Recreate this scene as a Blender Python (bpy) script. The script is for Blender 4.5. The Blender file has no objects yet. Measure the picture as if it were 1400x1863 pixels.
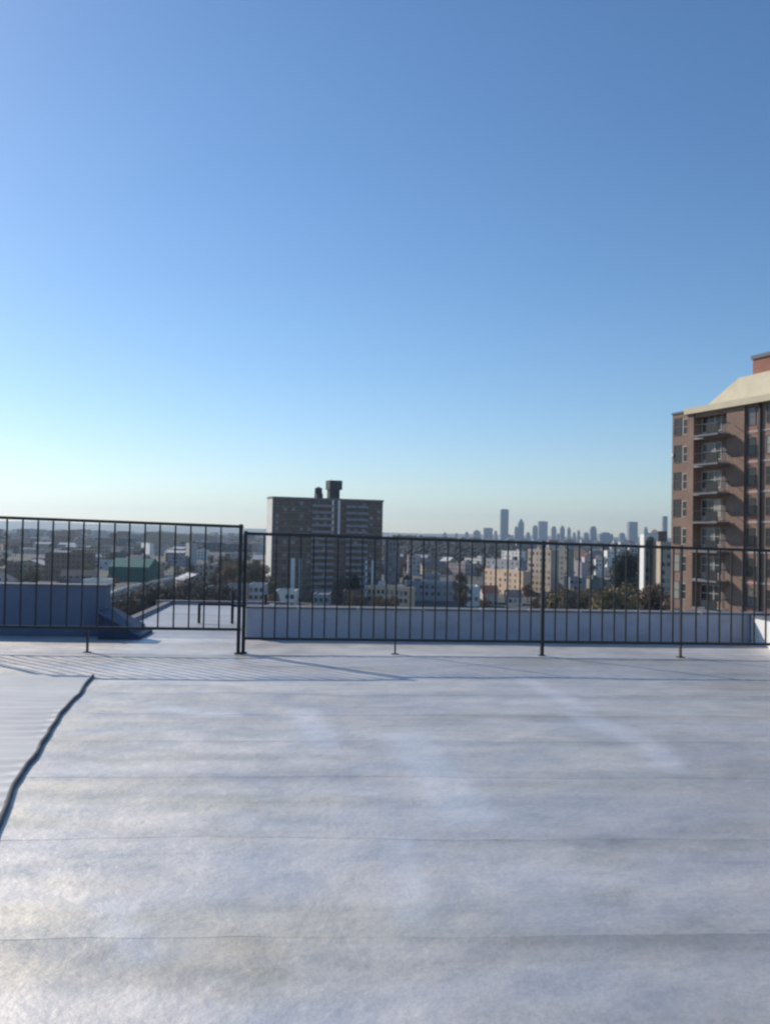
import bpy, math, random
from mathutils import Vector, Matrix, noise

random.seed(7)
scene = bpy.context.scene
col = scene.collection
R = math.radians
FPX = 1600.0              # focal length in photo pixels (photo 1400 x 1863)
EYE = 1.55                # eye height above the roof
GROUND = -28.0            # street level below the roof
ROLL, PITCH = R(1.1), R(1.45)

# ---------------------------------------------------------------- camera
cam_d = bpy.data.cameras.new('camera')
cam = bpy.data.objects.new('camera', cam_d)
col.objects.link(cam)
cam_d.sensor_fit = 'HORIZONTAL'
cam_d.sensor_width = 36.0
cam_d.lens = 36.0 * FPX / 1400.0
cam_d.clip_start = 0.05
cam_d.clip_end = 40000
CAM_M = (Matrix.Translation((0, 0, EYE)) @ Matrix.Rotation(R(90) + PITCH, 4, 'X') @ Matrix.Rotation(ROLL, 4, 'Z'))
cam.matrix_world = CAM_M
scene.camera = cam

# ---------------------------------------------------------------- light
SUN_EL, SUN_AZ = R(30), R(50)      # azimuth measured to the left of straight ahead
w = bpy.data.worlds.new('World')
scene.world = w
w.use_nodes = True
nt = w.node_tree
nt.nodes.clear()
sky = nt.nodes.new('ShaderNodeTexSky')
sky.sky_type = 'NISHITA'
sky.sun_disc = False
sky.sun_elevation = SUN_EL
sky.sun_rotation = -SUN_AZ
sky.altitude = 100
sky.air_density = 1.0
sky.dust_density = 0.25
sky.ozone_density = 4.0
bg = nt.nodes.new('ShaderNodeBackground')
bg.inputs[1].default_value = 0.128
wo = nt.nodes.new('ShaderNodeOutputWorld')
gam = nt.nodes.new('ShaderNodeHueSaturation')      # the phone camera's stronger blue
gam.inputs['Saturation'].default_value = 1.12
nt.links.new(sky.outputs[0], gam.inputs['Color']); nt.links.new(gam.outputs[0], bg.inputs[0])
nt.links.new(bg.outputs[0], wo.inputs[0])

sun_d = bpy.data.lights.new('sun', 'SUN')
sun_d.energy = 4.4
sun_d.angle = R(0.5)
sun_d.color = (1.0, 0.91, 0.78)
sun = bpy.data.objects.new('sun', sun_d)
col.objects.link(sun)
SUN_DIR = Vector((-math.sin(SUN_AZ) * math.cos(SUN_EL), math.cos(SUN_AZ) * math.cos(SUN_EL), math.sin(SUN_EL)))
sun.rotation_euler = SUN_DIR.to_track_quat('Z', 'Y').to_euler()
sun.location = (-60, 40, 60)

scene.view_settings.view_transform = 'Standard'
scene.view_settings.look = 'None'
scene.view_settings.gamma = 1
scene.view_settings.exposure = 0.0
scene.view_settings.use_curve_mapping = False
scene.cycles.filter_width = 2.4

HAZE_DENSITY = 9e-5

# ---------------------------------------------------------------- helpers
ORD = ('leftmost second third fourth fifth sixth seventh eighth ninth tenth eleventh twelfth thirteenth fourteenth fifteenth sixteenth '
       'seventeenth eighteenth nineteenth twentieth twenty-first twenty-second twenty-third twenty-fourth').split()
def at(px, py, Y):
    """photo pixel -> world point on the plane y = Y"""
    d = CAM_M.to_3x3() @ Vector(((px - 700) / FPX, -(py - 931.5) / FPX, -1))
    k = Y / d.y
    return Vector((0, 0, EYE)) + d * k

def colx(px, Y):
    """world x of a photo column at the horizon, distance Y"""
    return at(px, 972 + (px - 700) * 0.0192, Y).x

class MB:
    """collects geometry for ONE mesh"""
    def __init__(s):
        s.v, s.f, s.m = [], [], []
    def poly(s, pts, mi=0):
        n = len(s.v); s.v += [tuple(p) for p in pts]; s.f.append(tuple(range(n, n + len(pts)))); s.m.append(mi)
    def box(s, x0, x1, y0, y1, z0, z1, mi=0, top=None):
        n = len(s.v)
        s.v += [(x0, y0, z0), (x1, y0, z0), (x1, y1, z0), (x0, y1, z0), (x0, y0, z1), (x1, y0, z1), (x1, y1, z1), (x0, y1, z1)]
        for i, q in enumerate(((0, 3, 2, 1), (4, 5, 6, 7), (0, 1, 5, 4), (1, 2, 6, 5), (2, 3, 7, 6), (3, 0, 4, 7))):
            s.f.append(tuple(n + k for k in q)); s.m.append(top if (top is not None and i == 1) else mi)
        return s
    def tube(s, pts, r, n=8, mi=0):
        rings = []
        pts = [Vector(p) for p in pts]
        for i, p in enumerate(pts):
            a = pts[max(i - 1, 0)]; b = pts[min(i + 1, len(pts) - 1)]
            d = (b - a).normalized()
            up = Vector((0, 0, 1)) if abs(d.z) < .9 else Vector((1, 0, 0))
            e1 = d.cross(up).normalized(); e2 = d.cross(e1)
            rr = r[i] if isinstance(r, (list, tuple)) else r
            k = len(s.v)
            for j in range(n):
                t = 2 * math.pi * j / n
                s.v.append(tuple(p + e1 * math.cos(t) * rr + e2 * math.sin(t) * rr))
            rings.append(k)
        for a, b in zip(rings, rings[1:]):
            for j in range(n):
                s.f.append((a + j, a + (j + 1) % n, b + (j + 1) % n, b + j)); s.m.append(mi)
        s.f.append(tuple(rings[0] + j for j in range(n))[::-1]); s.m.append(mi)
        s.f.append(tuple(rings[-1] + j for j in range(n))); s.m.append(mi)
        return s
    def mesh(s, name, mats, smooth=False):
        me = bpy.data.meshes.new(name)
        me.from_pydata(s.v, [], s.f)
        for m in (mats if isinstance(mats, (list, tuple)) else [mats]):
            me.materials.append(m)
        me.polygons.foreach_set('material_index', s.m)
        if smooth:
            me.polygons.foreach_set('use_smooth', [True] * len(s.f))
        me.update()
        return me
    def build(s, name, mats, parent=None, smooth=False):
        return link(name, s.mesh(name, mats, smooth), parent)

def link(name, me, parent=None, loc=None, rz=None):
    o = bpy.data.objects.new(name, me)
    col.objects.link(o)
    if parent: o.parent = parent
    if loc is not None: o.location = loc
    if rz is not None: o.rotation_euler = (0, 0, rz)
    return o

def tag(o, label=None, cat=None, group=None, kind=None):
    if label: o['label'] = label
    if cat: o['category'] = cat
    if group: o['group'] = group
    if kind: o['kind'] = kind
    return o

def thing(name, label, cat, loc=(0, 0, 0), rz=0, group=None):
    o = bpy.data.objects.new(name, None)
    o.empty_display_size = 0.3
    col.objects.link(o)
    o.location = loc; o.rotation_euler = (0, 0, rz)
    return tag(o, label, cat, group)

# ---------------------------------------------------------------- materials
def new_mat(name):
    m = bpy.data.materials.new(name); m.use_nodes = True
    t = m.node_tree; t.nodes.clear()
    out = t.nodes.new('ShaderNodeOutputMaterial')
    p = t.nodes.new('ShaderNodeBsdfPrincipled')
    t.links.new(p.outputs[0], out.inputs[0])
    return m, t, p

def N(t, kind, **kw):
    n = t.nodes.new(kind)
    for k, v in kw.items():
        if k.startswith('i_'):
            n.inputs[k[2:].replace('_', ' ')].default_value = v
        else:
            setattr(n, k, v)
    return n

def rgb(c): return (c[0], c[1], c[2], 1)

def mottled(name, c, var=.25, scale=1.0, rough=.8, metal=0.0, bump=0.0, bump_scale=None, stretch=(1, 1, 1), spec=.4):
    """one colour broken by two octaves of noise"""
    m, t, p = new_mat(name)
    tc = N(t, 'ShaderNodeTexCoord'); mp = N(t, 'ShaderNodeMapping')
    mp.inputs['Scale'].default_value = stretch
    t.links.new(tc.outputs['Object'], mp.inputs[0])
    n = N(t, 'ShaderNodeTexNoise'); n.inputs['Scale'].default_value = scale; n.inputs['Detail'].default_value = 6; n.inputs['Roughness'].default_value = .65
    t.links.new(mp.outputs[0], n.inputs['Vector'])
    r = N(t, 'ShaderNodeValToRGB')
    r.color_ramp.elements[0].position = .3; r.color_ramp.elements[1].position = .7
    r.color_ramp.elements[0].color = rgb([x * (1 - var) for x in c]); r.color_ramp.elements[1].color = rgb([min(1, x * (1 + var)) for x in c])
    t.links.new(n.outputs[0], r.inputs[0]); t.links.new(r.outputs[0], p.inputs['Base Color'])
    p.inputs['Roughness'].default_value = rough; p.inputs['Metallic'].default_value = metal
    p.inputs['Specular IOR Level'].default_value = spec
    if bump:
        n2 = N(t, 'ShaderNodeTexNoise'); n2.inputs['Scale'].default_value = bump_scale or scale * 4; n2.inputs['Detail'].default_value = 4
        t.links.new(mp.outputs[0], n2.inputs['Vector'])
        b = N(t, 'ShaderNodeBump'); b.inputs['Strength'].default_value = 1; b.inputs['Distance'].default_value = bump
        t.links.new(n2.outputs[0], b.inputs['Height']); t.links.new(b.outputs[0], p.inputs['Normal'])
    return m

def brick(name, c1, c2, mortar, var=.2):
    m, t, p = new_mat(name)
    tc = N(t, 'ShaderNodeTexCoord'); sp = N(t, 'ShaderNodeSeparateXYZ'); t.links.new(tc.outputs['Object'], sp.inputs[0])
    ad = N(t, 'ShaderNodeMath', operation='ADD'); t.links.new(sp.outputs[0], ad.inputs[0]); t.links.new(sp.outputs[1], ad.inputs[1])
    cb = N(t, 'ShaderNodeCombineXYZ'); t.links.new(ad.outputs[0], cb.inputs[0]); t.links.new(sp.outputs[2], cb.inputs[1])
    b = N(t, 'ShaderNodeTexBrick'); b.inputs['Scale'].default_value = 1
    b.inputs['Brick Width'].default_value = .22; b.inputs['Row Height'].default_value = .075; b.inputs['Mortar Size'].default_value = .008
    b.inputs['Color1'].default_value = rgb(c1); b.inputs['Color2'].default_value = rgb(c2); b.inputs['Mortar'].default_value = rgb(mortar)
    t.links.new(cb.outputs[0], b.inputs['Vector'])
    n = N(t, 'ShaderNodeTexNoise'); n.inputs['Scale'].default_value = .35; n.inputs['Detail'].default_value = 6
    t.links.new(tc.outputs['Object'], n.inputs['Vector'])
    mr = N(t, 'ShaderNodeMapRange'); mr.inputs['From Min'].default_value = .3; mr.inputs['From Max'].default_value = .7
    mr.inputs['To Min'].default_value = 1 - var; mr.inputs['To Max'].default_value = 1 + var
    t.links.new(n.outputs[0], mr.inputs[0])
    mx = N(t, 'ShaderNodeVectorMath', operation='SCALE'); t.links.new(b.outputs[0], mx.inputs[0]); t.links.new(mr.outputs[0], mx.inputs['Scale'])
    t.links.new(mx.outputs[0], p.inputs['Base Color']); p.inputs['Roughness'].default_value = .9
    return m

def facade(name, c, win=(.09, .095, .11), sx=2.6, sz=3.0, fx=(.3, .72), fz=(.32, .78), var=.18):
    """wall of a far building: a print of windows in wall colour, too small there to be told apart"""
    m, t, p = new_mat(name)
    tc = N(t, 'ShaderNodeTexCoord'); sp = N(t, 'ShaderNodeSeparateXYZ'); t.links.new(tc.outputs['Object'], sp.inputs[0])
    ad = N(t, 'ShaderNodeMath', operation='ADD'); t.links.new(sp.outputs[0], ad.inputs[0]); t.links.new(sp.outputs[1], ad.inputs[1])
    def band(src, size, lo, hi):
        dv = N(t, 'ShaderNodeMath', operation='DIVIDE'); t.links.new(src, dv.inputs[0]); dv.inputs[1].default_value = size
        fr = N(t, 'ShaderNodeMath', operation='FRACT'); t.links.new(dv.outputs[0], fr.inputs[0])
        a = N(t, 'ShaderNodeMath', operation='GREATER_THAN'); t.links.new(fr.outputs[0], a.inputs[0]); a.inputs[1].default_value = lo
        b = N(t, 'ShaderNodeMath', operation='LESS_THAN'); t.links.new(fr.outputs[0], b.inputs[0]); b.inputs[1].default_value = hi
        c_ = N(t, 'ShaderNodeMath', operation='MULTIPLY'); t.links.new(a.outputs[0], c_.inputs[0]); t.links.new(b.outputs[0], c_.inputs[1])
        return c_.outputs[0]
    bx = band(ad.outputs[0], sx, *fx); bz = band(sp.outputs[2], sz, *fz)
    mk = N(t, 'ShaderNodeMath', operation='MULTIPLY'); t.links.new(bx, mk.inputs[0]); t.links.new(bz, mk.inputs[1])
    n = N(t, 'ShaderNodeTexNoise'); n.inputs['Scale'].default_value = .3; n.inputs['Detail'].default_value = 5
    t.links.new(tc.outputs['Object'], n.inputs['Vector'])
    r = N(t, 'ShaderNodeValToRGB'); r.color_ramp.elements[0].position = .3; r.color_ramp.elements[1].position = .7
    r.color_ramp.elements[0].color = rgb([x * (1 - var) for x in c]); r.color_ramp.elements[1].color = rgb([min(1, x * (1 + var)) for x in c])
    t.links.new(n.outputs[0], r.inputs[0])
    mx = N(t, 'ShaderNodeMix', data_type='RGBA'); t.links.new(mk.outputs[0], mx.inputs['Factor'])
    t.links.new(r.outputs[0], mx.inputs[6]); mx.inputs[7].default_value = rgb(win)
    t.links.new(mx.outputs[2], p.inputs['Base Color']); p.inputs['Roughness'].default_value = .8
    return m

def leaf_mat(name, a, b):
    m, t, p = new_mat(name)
    g = N(t, 'ShaderNodeNewGeometry'); oi = N(t, 'ShaderNodeObjectInfo')
    ad = N(t, 'ShaderNodeMath', operation='ADD'); t.links.new(g.outputs['Random Per Island'], ad.inputs[0])
    ml = N(t, 'ShaderNodeMath', operation='MULTIPLY'); t.links.new(oi.outputs['Random'], ml.inputs[0]); ml.inputs[1].default_value = .8
    t.links.new(ml.outputs[0], ad.inputs[1])
    dv = N(t, 'ShaderNodeMath', operation='DIVIDE'); t.links.new(ad.outputs[0], dv.inputs[0]); dv.inputs[1].default_value = 1.8
    r = N(t, 'ShaderNodeValToRGB'); r.color_ramp.elements[0].color = rgb(a); r.color_ramp.elements[1].color = rgb(b)
    t.links.new(dv.outputs[0], r.inputs[0]); t.links.new(r.outputs[0], p.inputs['Base Color']); p.inputs['Roughness'].default_value = .8
    return m

def silver_mat(name, base, bump, scale, metal=.6):
    """aluminium-pigment roof coating, brushed on by hand: satin, blotchy, weathered"""
    m, t, p = new_mat(name)
    g = N(t, 'ShaderNodeNewGeometry')
    mp = N(t, 'ShaderNodeMapping'); mp.inputs['Rotation'].default_value = (0, 0, R(-3.8)); t.links.new(g.outputs['Position'], mp.inputs[0])
    def noise_(sc, det, st=(1, 1, 1), rough=.6, dist=0.0):
        mm = N(t, 'ShaderNodeMapping'); mm.inputs['Scale'].default_value = st; t.links.new(mp.outputs[0], mm.inputs[0])
        n = N(t, 'ShaderNodeTexNoise'); n.inputs['Scale'].default_value = sc; n.inputs['Detail'].default_value = det
        n.inputs['Roughness'].default_value = rough; n.inputs['Distortion'].default_value = dist
        t.links.new(mm.outputs[0], n.inputs['Vector']); return n.outputs[0]
    def ramp(src, e):
        r = N(t, 'ShaderNodeValToRGB')
        r.color_ramp.elements[0].position, r.color_ramp.elements[0].color = e[0][0], rgb(e[0][1])
        r.color_ramp.elements[1].position, r.color_ramp.elements[1].color = e[-1][0], rgb(e[-1][1])
        for q, c in e[1:-1]:
            x = r.color_ramp.elements.new(q); x.color = rgb(c)
        t.links.new(src, r.inputs[0]); return r.outputs[0]
    def mul(a, b, f=1.0):
        x = N(t, 'ShaderNodeMix', data_type='RGBA', blend_type='MULTIPLY'); x.inputs['Factor'].default_value = f
        t.links.new(a, x.inputs[6]); t.links.new(b, x.inputs[7]); return x.outputs[2]
    b0 = [c * .86 for c in base]; b1 = [min(1, c * 1.1) for c in base]
    c1 = ramp(noise_(.55, 8, (.6, 1.3, 1), .62, .2), [(.32, b0), (.52, base), (.7, b1)])
    c2 = ramp(noise_(3.2, 6, (.7, 1.4, 1), .7, .4), [(.3, (.86, .87, .89)), (.55, (1, 1, 1)), (1, (1, 1, 1))])
    c3 = ramp(noise_(.9, 5, (.35, 1.8, 1), .6, .3), [(.36, (.93, .92, .86)), (.5, (1, 1, 1)), (.66, (.95, .97, 1))])
    c4 = ramp(noise_(38, 3, (1, 1, 1), .7), [(.3, (.9, .9, .9)), (.6, (1, 1, 1))])
    c5 = ramp(noise_(.42, 4, (.55, 1, 1), .5, .5), [(.36, (.91, .913, .92)), (.48, (.97, .97, .972)), (.56, (1, 1, 1))])
    c6 = ramp(noise_(1.0, 5, (.16, 3.2, 1), .65, .2), [(.34, (.91, .915, .925)), (.5, (1, 1, 1)), (1, (1, 1, 1))])
    c7 = ramp(noise_(1.15, 7, (1, 1.5, 1), .7, .3), [(.28, (.80, .79, .75)), (.40, (.96, .96, .945)), (.5, (1, 1, 1))])
    at_ = N(t, 'ShaderNodeAttribute', attribute_name='dirt')
    c8 = ramp(at_.outputs['Fac'], [(0, (1, 1, 1)), (1, (.70, .71, .74))])
    pa = N(t, 'ShaderNodeAttribute', attribute_name='smear')
    whole = mul(mul(mul(mul(mul(mul(mul(c1, c2), c3), c4), c5), c6), c7), c8)
    mxp = N(t, 'ShaderNodeMix', data_type='RGBA'); t.links.new(pa.outputs['Fac'], mxp.inputs['Factor'])
    t.links.new(whole, mxp.inputs[6]); mxp.inputs[7].default_value = (.93, .92, .93, 1)
    t.links.new(mxp.outputs[2], p.inputs['Base Color'])
    rr = N(t, 'ShaderNodeMapRange'); rr.inputs['From Min'].default_value = .3; rr.inputs['From Max'].default_value = .7
    rr.inputs['To Min'].default_value = .44; rr.inputs['To Max'].default_value = .62
    t.links.new(noise_(1.6, 6, (1, 1.3, 1), .6, .5), rr.inputs[0]); t.links.new(rr.outputs[0], p.inputs['Roughness'])
    p.inputs['Metallic'].default_value = metal
    # relief: coating lumps and fine grit
    s1 = N(t, 'ShaderNodeBump'); s1.inputs['Distance'].default_value = bump; s1.inputs['Strength'].default_value = 1
    t.links.new(noise_(scale, 5, (1, 1, 1), .6, .15), s1.inputs['Height'])
    s2 = N(t, 'ShaderNodeBump'); s2.inputs['Distance'].default_value = bump * .08; s2.inputs['Strength'].default_value = 1
    t.links.new(noise_(scale * 7, 4), s2.inputs['Height']); t.links.new(s1.outputs[0], s2.inputs['Normal'])
    t.links.new(s2.outputs[0], p.inputs['Normal'])
    return m

SILVER = silver_mat('silver_roof_coating', (.77, .72, .665), .013, 3.2, .62)
SILVER_OLD = mottled('weathered_silver_coating', (.60, .585, .56), .13, 1.3, .55, .2, stretch=(.6, 1.4, 1))
SILVER_DULL = silver_mat('dull_weathered_coating', (.46, .46, .47), .01, 5, .1)
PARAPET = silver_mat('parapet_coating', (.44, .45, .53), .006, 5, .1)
BLACK_IRON = mottled('black_painted_iron', (.018, .02, .025), .3, 6, .45, 0, .0008, 60)
EDGE_DARK = mottled('dark_edge_grey', (.10, .105, .12), .3, 9, .8)
COPING = mottled('grey_coping', (.15, .155, .175), .25, 3, .8)
NAVY = mottled('navy_shadow', (.03, .045, .09), .3, 3, .6)
BRICK_PINK = brick('pinkish_brown_brick', (.29, .165, .115), (.20, .115, .08), (.33, .28, .25))
BRICK_DARK = brick('dark_brown_brick', (.20, .12, .085), (.145, .085, .065), (.2, .155, .13))
BRICK_RED = brick('red_brick', (.40, .14, .085), (.33, .11, .07), (.38, .3, .26))
BRICK_PALE = brick('pale_pink_brick', (.42, .31, .27), (.37, .27, .235), (.42, .38, .34))
CREAM = mottled('cream_stucco', (.66, .58, .42), .1, .6, .85)
CONCRETE = mottled('pale_concrete', (.42, .41, .40), .15, .5, .9)
CONC_DARK = mottled('grey_concrete', (.20, .20, .21), .18, .5, .9)
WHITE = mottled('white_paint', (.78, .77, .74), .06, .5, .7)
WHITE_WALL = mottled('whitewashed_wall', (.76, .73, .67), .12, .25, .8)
FRAME = mottled('grey_window_frame', (.35, .35, .35), .1, 2, .5)
DARKBLK = mottled('dark_metal_cladding', (.05, .055, .06), .2, .5, .7)
TAR = mottled('tar_roof', (.10, .10, .105), .25, .2, .9)
BARK = mottled('bark', (.07, .055, .045), .3, 3, .9)
ASPHALT = mottled('asphalt', (.055, .055, .06), .2, .1, .9)
def glass(name, c, rough=.08):
    m, t, p = new_mat(name)
    p.inputs['Base Color'].default_value = rgb(c); p.inputs['Roughness'].default_value = rough; p.inputs['Specular IOR Level'].default_value = .45
    oi = N(t, 'ShaderNodeObjectInfo')
    r = N(t, 'ShaderNodeValToRGB'); r.color_ramp.interpolation = 'CONSTANT'
    r.color_ramp.elements[0].color = rgb(c); r.color_ramp.elements[1].position = .62; r.color_ramp.elements[1].color = rgb([x * 3 + .04 for x in c])
    e = r.color_ramp.elements.new(.86); e.color = rgb((.33, .31, .27))
    t.links.new(oi.outputs['Random'], r.inputs[0]); t.links.new(r.outputs[0], p.inputs['Base Color'])
    return m
GLASS = glass('window_glass', (.035, .032, .03), .25)
GLASS_FAR = glass('far_window_glass', (.06, .065, .075), .25)

# ---------------------------------------------------------------- roof frame (rotated a little against the view)
PHI = R(3.8)
CP, SP = math.cos(PHI), math.sin(PHI)
def rw(u, v, z=0.0): return (u * CP - v * SP, u * SP + v * CP, z)
def uv_of(px, Y):
    x = colx(px, Y); return (x * CP + Y * SP, -x * SP + Y * CP)
def u_at(px, v):
    """u where photo column px crosses the roof line v"""
    k = (px - 700) / FPX
    # x = u CP - v SP ; y = u SP + v CP ; x = k y
    return v * (SP + k * CP) / (CP - k * SP)

V_FENCE, V_PAR = 11.35, 12.95
U_R = u_at(1366, V_PAR)
U_L = -15.0
WING_L, WING_R = u_at(196, 13.1), u_at(452, V_PAR)
V_WING = 18.6
V_BACK = -6.0

# the building we stand on (below the roof sheet)
def block(name, u0, u1, v0, v1, z0, z1, mat, parent=None, local=False):
    mb = MB(); mb.box(u0, u1, v0, v1, z0, z1)
    if not local: mb.v = [rw(*p) for p in mb.v]
    return mb.build(name, mat, parent)
own = thing('roof_building', 'building under the silver roof that the camera stands on, low parapets along its far edges', 'building', (0, 0, 0), PHI)
b_ = MB()
b_.box(U_L, U_R + .3, V_BACK, V_PAR + .32, GROUND, -.06)
b_.box(WING_L - .3, WING_R + .3, V_PAR + .32, V_WING + .3, GROUND, -.06)
b_.build('wall', BRICK_PALE, own)

# membrane sheets laid across the roof, each lapping over the one behind it
LAPS = [V_BACK, -2.0, -.8, .3, 1.4, 2.45, 3.52, 4.6, 5.72, 6.7, 7.66, 8.62, 9.57, 11.28, V_PAR]
def nz(x, y, s, seed=0): return noise.noise(Vector((x * s, y * s, seed)))
def on_roof(px, py):
    d = CAM_M.to_3x3() @ Vector(((px - 700) / FPX, -(py - 931.5) / FPX, -1)); k = -EYE / d.z
    x, y = d.x * k, d.y * k
    return (x * CP + y * SP, -x * SP + y * CP)
# splashes of fresh coating, and dirty patches where water stands
SMEARS = [((955, 1238), (1060, 1290), .10), ((1050, 1300), (1165, 1348), .13), ((548, 1296), (590, 1352), .12), ((735, 1340), (850, 1480), .16), ((725, 1530), (752, 1660), .05),
          ((200, 1650), (260, 1740), .06), ((1180, 1352), (1225, 1400), .1), ((300, 1290), (420, 1300), .1)]
PUDDLES = [((1200, 1229), (1350, 1228), .16), ((100, 1210), (40, 1208), .12), ((620, 1350), (680, 1356), .22), ((1270, 1380), (1380, 1390), .3), ((470, 1212), (640, 1214), .08), ((250, 1720), (330, 1790), .07)]
SMEARS = [(on_roof(*a), on_roof(*b), w_) for a, b, w_ in SMEARS]; PUDDLES = [(on_roof(*a), on_roof(*b), w_) for a, b, w_ in PUDDLES]
def near_seg(u, v, segs):
    best = 0
    for (ax, ay), (bx, by), w_ in segs:
        dx, dy = bx - ax, by - ay
        t_ = max(0, min(1, ((u - ax) * dx + (v - ay) * dy) / (dx * dx + dy * dy)))
        d = math.hypot(u - ax - t_ * dx, v - ay - t_ * dy) + .06 * noise.noise(Vector((u * 6, v * 6, 3)))
        best = max(best, 1 - d / (w_ * 1.6))
    return max(0, min(1, best * 1.6))
def roof_sheet(u0, u1, v0, v1, seed, name='membrane_sheet', du=.11, dv=.1, amp=.006, base=0.0, wr=0.0, umax=None):
    nu = max(2, int((u1 - u0) / du)); nv = max(2, int((v1 - v0) / dv))
    mb = MB(); mb.d = []; mb.s = []
    LAPW = .1
    for j in range(nv + 1):
        for i in range(nu + 1):
            u = u0 + (u1 - u0) * i / nu; t = j / nv
            v = v0 - LAPW + (v1 - v0 + LAPW) * t
            if j == 0: v += .035 * nz(u, seed, .8, 3) + .012 * nz(u, seed, 5, 4)
            lap = (.0010 + .0009 * nz(u, seed, .6, 40)) * (.45 if v0 < 4 else 1) * max(0, 1 - (v - v0 + LAPW) / .5)
            z = base + lap + amp * nz(u, v, 1.1, 1) + amp * .7 * nz(u * .8, v * 1.4, 3.1, 2) + .012 * nz(u, v, .28, 9)
            if j == 0: z += .0005 * (nz(u, seed, 3, 6) + .3)
            mb.v.append((u, v, z))
            back = v1 - v
            q = max(0, 1 - abs(v - v0 + LAPW - .02) / .11) * .5 + max(0, 1 - max(0, back - LAPW) / .26) * .9
            near_ = 2.3 < v < 11.4 and -6 < u < 6.5
            mb.s.append(.36 * near_seg(u, v, SMEARS) if near_ else 0)
            pud = .55 * near_seg(u, v, PUDDLES) if near_ else 0
            mb.d.append(max(0, min(1, pud + q * (.45 + 1.3 * nz(u, seed, .7, 50) + .5 * nz(u, v, 4, 51)))))
    for j in range(nv):
        for i in range(nu):
            a = j * (nu + 1) + i
            mb.f.append((a, a + 1, a + nu + 2, a + nu + 1)); mb.m.append(0)
    n0 = len(mb.v)                       # lap edge
    for i in range(nu + 1):
        x, y, z = mb.v[i]; mb.v += [(x, y, z), (x, y + .0008, z - .03)]; mb.d += [0, 0]; mb.s += [0, 0]
    for i in range(nu):
        a = n0 + 2 * i; mb.f.append((a + 1, a + 3, a + 2, a)); mb.m.append(0)
    return mb
SMOOTH = True
for k, (a, b) in enumerate(zip(LAPS, LAPS[1:])):
    near = b > 1 and a < 13
    mb = roof_sheet(U_L + .28, U_R, a, b, k * 7.3, du=.08 if near else .5, dv=.07 if near else .4)
    o = mb.build('membrane_sheet', SILVER, own, smooth=True)
    o.data.attributes.new('dirt', 'FLOAT', 'POINT').data.foreach_set('value', mb.d)
    o.data.attributes.new('smear', 'FLOAT', 'POINT').data.foreach_set('value', mb.s)
mb = roof_sheet(WING_L, WING_R, V_PAR + .02, V_WING, 99, du=.25, dv=.25); mb.build('membrane_sheet', SILVER_DULL, own, smooth=True)

# parapets
def wall_strip(name, u0, u1, v0, v1, h, mat, cap=.03, label=None):
    par = block(name, u0, u1, v0, v1, -.05, h, mat, own, True)
    if label: par['label'] = label
    m2 = MB(); m2.box(u0 - .012, u1 + .012, v0 - .012, v1 + .012, h + .002, h + cap); m2.build('coping', COPING, par)
    return par
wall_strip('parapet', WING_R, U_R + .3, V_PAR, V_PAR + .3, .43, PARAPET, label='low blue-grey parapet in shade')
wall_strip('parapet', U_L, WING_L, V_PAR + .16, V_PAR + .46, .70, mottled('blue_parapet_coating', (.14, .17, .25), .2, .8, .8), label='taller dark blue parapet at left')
wall_strip('parapet', U_R, U_R + .3, V_BACK, V_PAR - .035, .40, WHITE, label='parapet at right edge, its sunlit side coloured white')  # white colour puts in the sunlight on this return
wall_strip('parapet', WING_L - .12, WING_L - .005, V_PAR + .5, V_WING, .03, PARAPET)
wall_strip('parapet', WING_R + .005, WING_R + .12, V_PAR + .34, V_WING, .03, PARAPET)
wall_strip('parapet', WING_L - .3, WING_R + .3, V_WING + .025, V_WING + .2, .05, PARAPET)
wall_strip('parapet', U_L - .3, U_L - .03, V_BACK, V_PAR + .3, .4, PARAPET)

for k in range(1, 9):
    uu = WING_R + (U_R - WING_R) * k / 9 + .1 * math.sin(k * 5)
    m = MB(); m.box(uu - .02, uu + .02, V_PAR - .016, V_PAR + .1, .431, .468); tag(m.build('coping_joint', PARAPET, own), None)
# wrinkled sheet on the left, its edge running away from the camera
EDGE = [(-1.05, .8), (-1.42, 2.4), (-1.90, 4.34), (-2.02, 4.75), (-2.19, 5.28), (-2.40, 6.2), (-2.66, 7.3), (-2.82, 8.2), (-3.03, 9.2)]
def edge_u(v):
    e = [(x * CP + y * SP, -x * SP + y * CP) for x, y in EDGE]
    for (ua, va), (ub, vb) in zip(e, e[1:]):
        if v <= vb or vb == e[-1][1]:
            return ua + (ub - ua) * (v - va) / (vb - va)
mb = MB(); nv, nu = 520, 60
for j in range(nv + 1):
    v = .9 + (9.38 - .9) * j / nv
    ue = edge_u(v) + .02 * nz(v, 0, 2.2, 5) + .008 * nz(v, 0, 9, 6)
    for i in range(nu + 1):
        t = (i / nu) ** 2
        u = ue + (-9.5 - ue) * t
        ph = v * 2 * math.pi / .19 + 2.6 * nz(u, v, .5, 12)
        wob = max(.15, .7 + 1.1 * nz(u * .5, v, 1.6, 11)) * min(1, (ue - u) / .07 + .1) * (1 if v < 7.6 else max(.15, 1 - (v - 7.6) / 1.0))
        z = .022 + .0085 * math.sin(ph) * wob + .003 * nz(u, v * 2.5, 2.4, 15) * min(1, (ue - u) * 3) + .012 * nz(u, v, .28, 9) + .006 * nz(u, v, 1.1, 1) + .0042 * nz(u * .8, v * 1.4, 3.1, 2)
        mb.v.append((u, v, z))
for j in range(nv):
    for i in range(nu):
        a = j * (nu + 1) + i; mb.f.append((a + 1, a, a + nu + 1, a + nu + 2)); mb.m.append(0)
n0 = len(mb.v)
for j in range(nv + 1):
    x, y, z = mb.v[j * (nu + 1)]; mb.v += [(x, y, z), (x + .004, y, z - .06)]
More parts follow.
